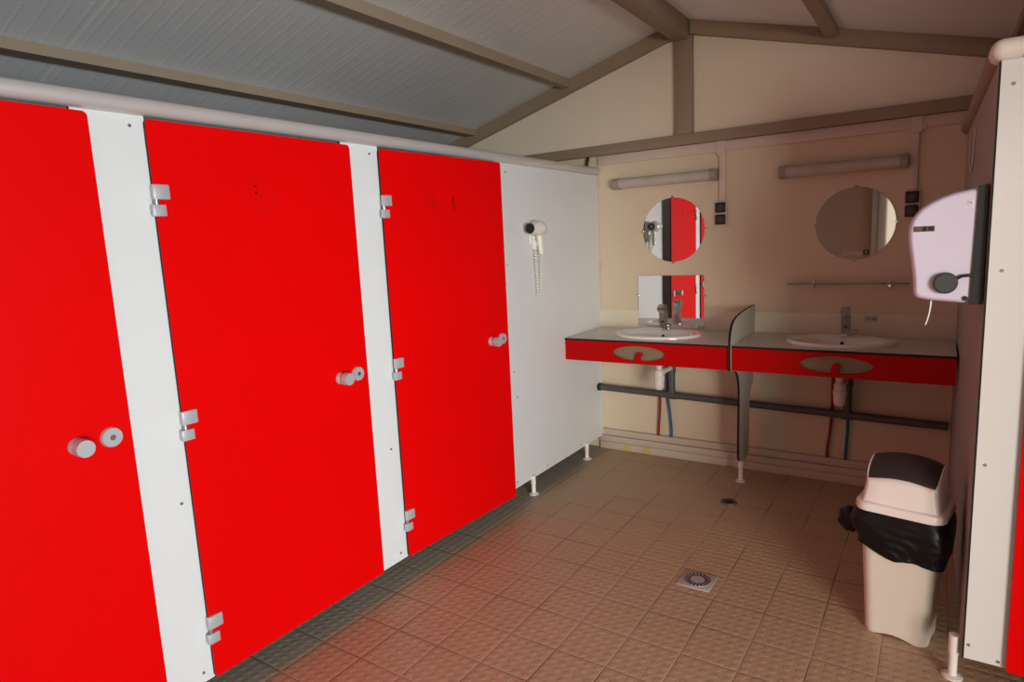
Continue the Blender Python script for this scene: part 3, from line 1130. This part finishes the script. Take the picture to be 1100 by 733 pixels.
LW, LD = .282, .236
b = MB()
loft(b, [[(x * LW / .255, y * LD / .215, .478) for x, y in base_ring], [(x * (LW + .003) / .255, y * (LD + .003) / .215, .484) for x, y in base_ring], [(x * LW / .255, y * LD / .215, .503) for x, y in base_ring], [(x * .272 / .255, y * .228 / .215, .508) for x, y in base_ring], [(x * .246 / .255, y * .212 / .215, .510) for x, y in base_ring]], False, False)
b.build('lid_rim', 'binlid', bn, angle=40)
b = MB()
nx, ny = 41, 41
HW = .112


def plan(uu, vv):
    x = -HW + 2 * HW * uu
    y = -.098 + .196 * vv
    return x * (1 - .10 * abs(y / .098) ** 5), y * (1 - .07 * abs(uu * 2 - 1) ** 5)


def lid_pt(uu, vv):
    x, y = plan(uu, vv)
    on_flap = abs(uu - .5) < .48 and .055 < vv < .86
    return Vector((x, y, hood(x, y) + (0 if on_flap else .005)))


vs = b.grid(lid_pt, nx, ny)
border = [vs[0][i] for i in range(nx)] + [vs[j][nx - 1] for j in range(1, ny)] + [vs[ny - 1][i] for i in range(nx - 2, -1, -1)] + [vs[j][0] for j in range(ny - 2, 0, -1)]
prev = border
for q in range(1, 7):
    f_ = q / 6
    row = []
    for p in border:
        kx = p.co.x * (1 + .13 * f_ ** 1.5)
        ky = p.co.y * (1 + .085 * f_ ** 1.5)
        row.append(b.bm.verts.new((kx, ky, p.co.z + (.506 - p.co.z) * f_)))
    for k in range(len(border)):
        k2 = (k + 1) % len(border)
        b.bm.faces.new((prev[k], prev[k2], row[k2], row[k]))
    prev = row
b.build('lid_hood', 'binlid', bn, angle=60)
b = MB()


def flap_pt(uu, vv):
    x, y = plan(.5 + .965 * (uu - .5), .055 + .805 * vv)
    return Vector((x, y, hood(x, y) + .0035))


b.grid(flap_pt, 27, 23)
o = b.build('swing_flap', 'flap', bn, angle=60)
md = o.modifiers.new('thickness', 'SOLIDIFY')
md.thickness = .003

lb = thing('bin_liner', (BX, BY, .3), 'crumpled black plastic liner folded over the rim of the pale waste bin', 'bin bag', local=True, rz=BR)
b = MB()
NR = len(base_ring)
fine = []
for i in range(NR):
    a, c_ = Vector(base_ring[i]), Vector(base_ring[(i + 1) % NR])
    for q in range(3):
        fine.append(a.lerp(c_, q / 3))
rings = []
NV = 26
for j in range(NV + 1):
    v_ = j / NV
    ring = []
    for p in fine:
        ang = math.atan2(p.y, p.x)
        hem = .315 + .030 * (p.x / -.13 if p.x < 0 else 0) + .006 * math.sin(5 * ang + 1.0)
        z = .490 - (.490 - hem) * v_
        sc_ = 1.03 + .15 * math.sin(PI * min(1, v_ * 1.1)) ** 1.1 + .03 * v_
        nrm = Vector((p.x, p.y, 0)).normalized()
        cr_ = noise.noise(Vector((p.x * 9, p.y * 9, z * 5))) * .012 + (.5 - abs(noise.noise(Vector((p.x * 18 + 5 + z * 22, p.y * 18, z * 13 - p.x * 12))))) * .012
        cr_ *= min(1, v_ * 5)
        x, y = p.x * sc_ + nrm.x * cr_, p.y * sc_ + nrm.y * cr_
        x = min(x, .140)
        ring.append((x, y, z - .3))
    rings.append(ring)
loft(b, rings, False, False)
o = b.build('liner_skirt', 'bag', lb, angle=25)
md = o.modifiers.new('thickness', 'SOLIDIFY')
md.thickness = .0015
b = MB()
b.sphere((0, 0, 0), 1.0, 28)
for p in b.bm.verts:
    n0 = p.co.copy()
    k = 1 + .28 * noise.noise(n0 * 2.3) + .16 * abs(noise.noise(n0 * 5 + Vector((3, 0, 0))))
    p.co = Vector((-.178 + n0.x * .042 * k, .0 + n0.y * .034 * k, .085 + n0.z * .046 * k))
b.build('liner_knot', 'bag', lb, angle=25)

# ------------------------------------------------------------------ floor drains
dr = thing('floor_drain', (1.151, 2.376, 0), 'square grey floor drain with a ring of slots in the tiled floor', 'drain')
b = MB()
b.box(1.081, 1.221, 2.306, 2.446, -.002, .004, .002)
b.build('frame', 'drain', dr)
b = MB()
b.cyl((1.151, 2.376, .003), (1.151, 2.376, .0055), .058, .057, seg=40)
b.build('grate', 'drain', dr)
for k in range(20):
    a = 2 * PI * k / 20
    b = MB()
    b.box(-.013, .013, -.0035, .0035, .0052, .0062)
    bmesh.ops.transform(b.bm, matrix=Matrix.Translation((1.151 + .044 * math.cos(a), 2.376 + .044 * math.sin(a), 0)) @ Matrix.Rotation(a, 4, 'Z'), verts=b.bm.verts[:])
    b.build('slot', 'hole', dr)
dc = thing('drain_cap', (1.043, 3.27, 0), 'small round brown drain cap in the floor before the sink divider', 'drain')
b = MB()
b.lathe([(0, .005), (.028, .005), (.034, .009), (.042, .008), (.046, 0), (0, 0)], (1.043, 3.27, 0), seg=28)
b.build('ring', 'dirt', dc)
b = MB()
b.cyl((1.043, 3.27, .004), (1.043, 3.27, .007), .022, seg=20)
b.build('plug', 'hole', dc)
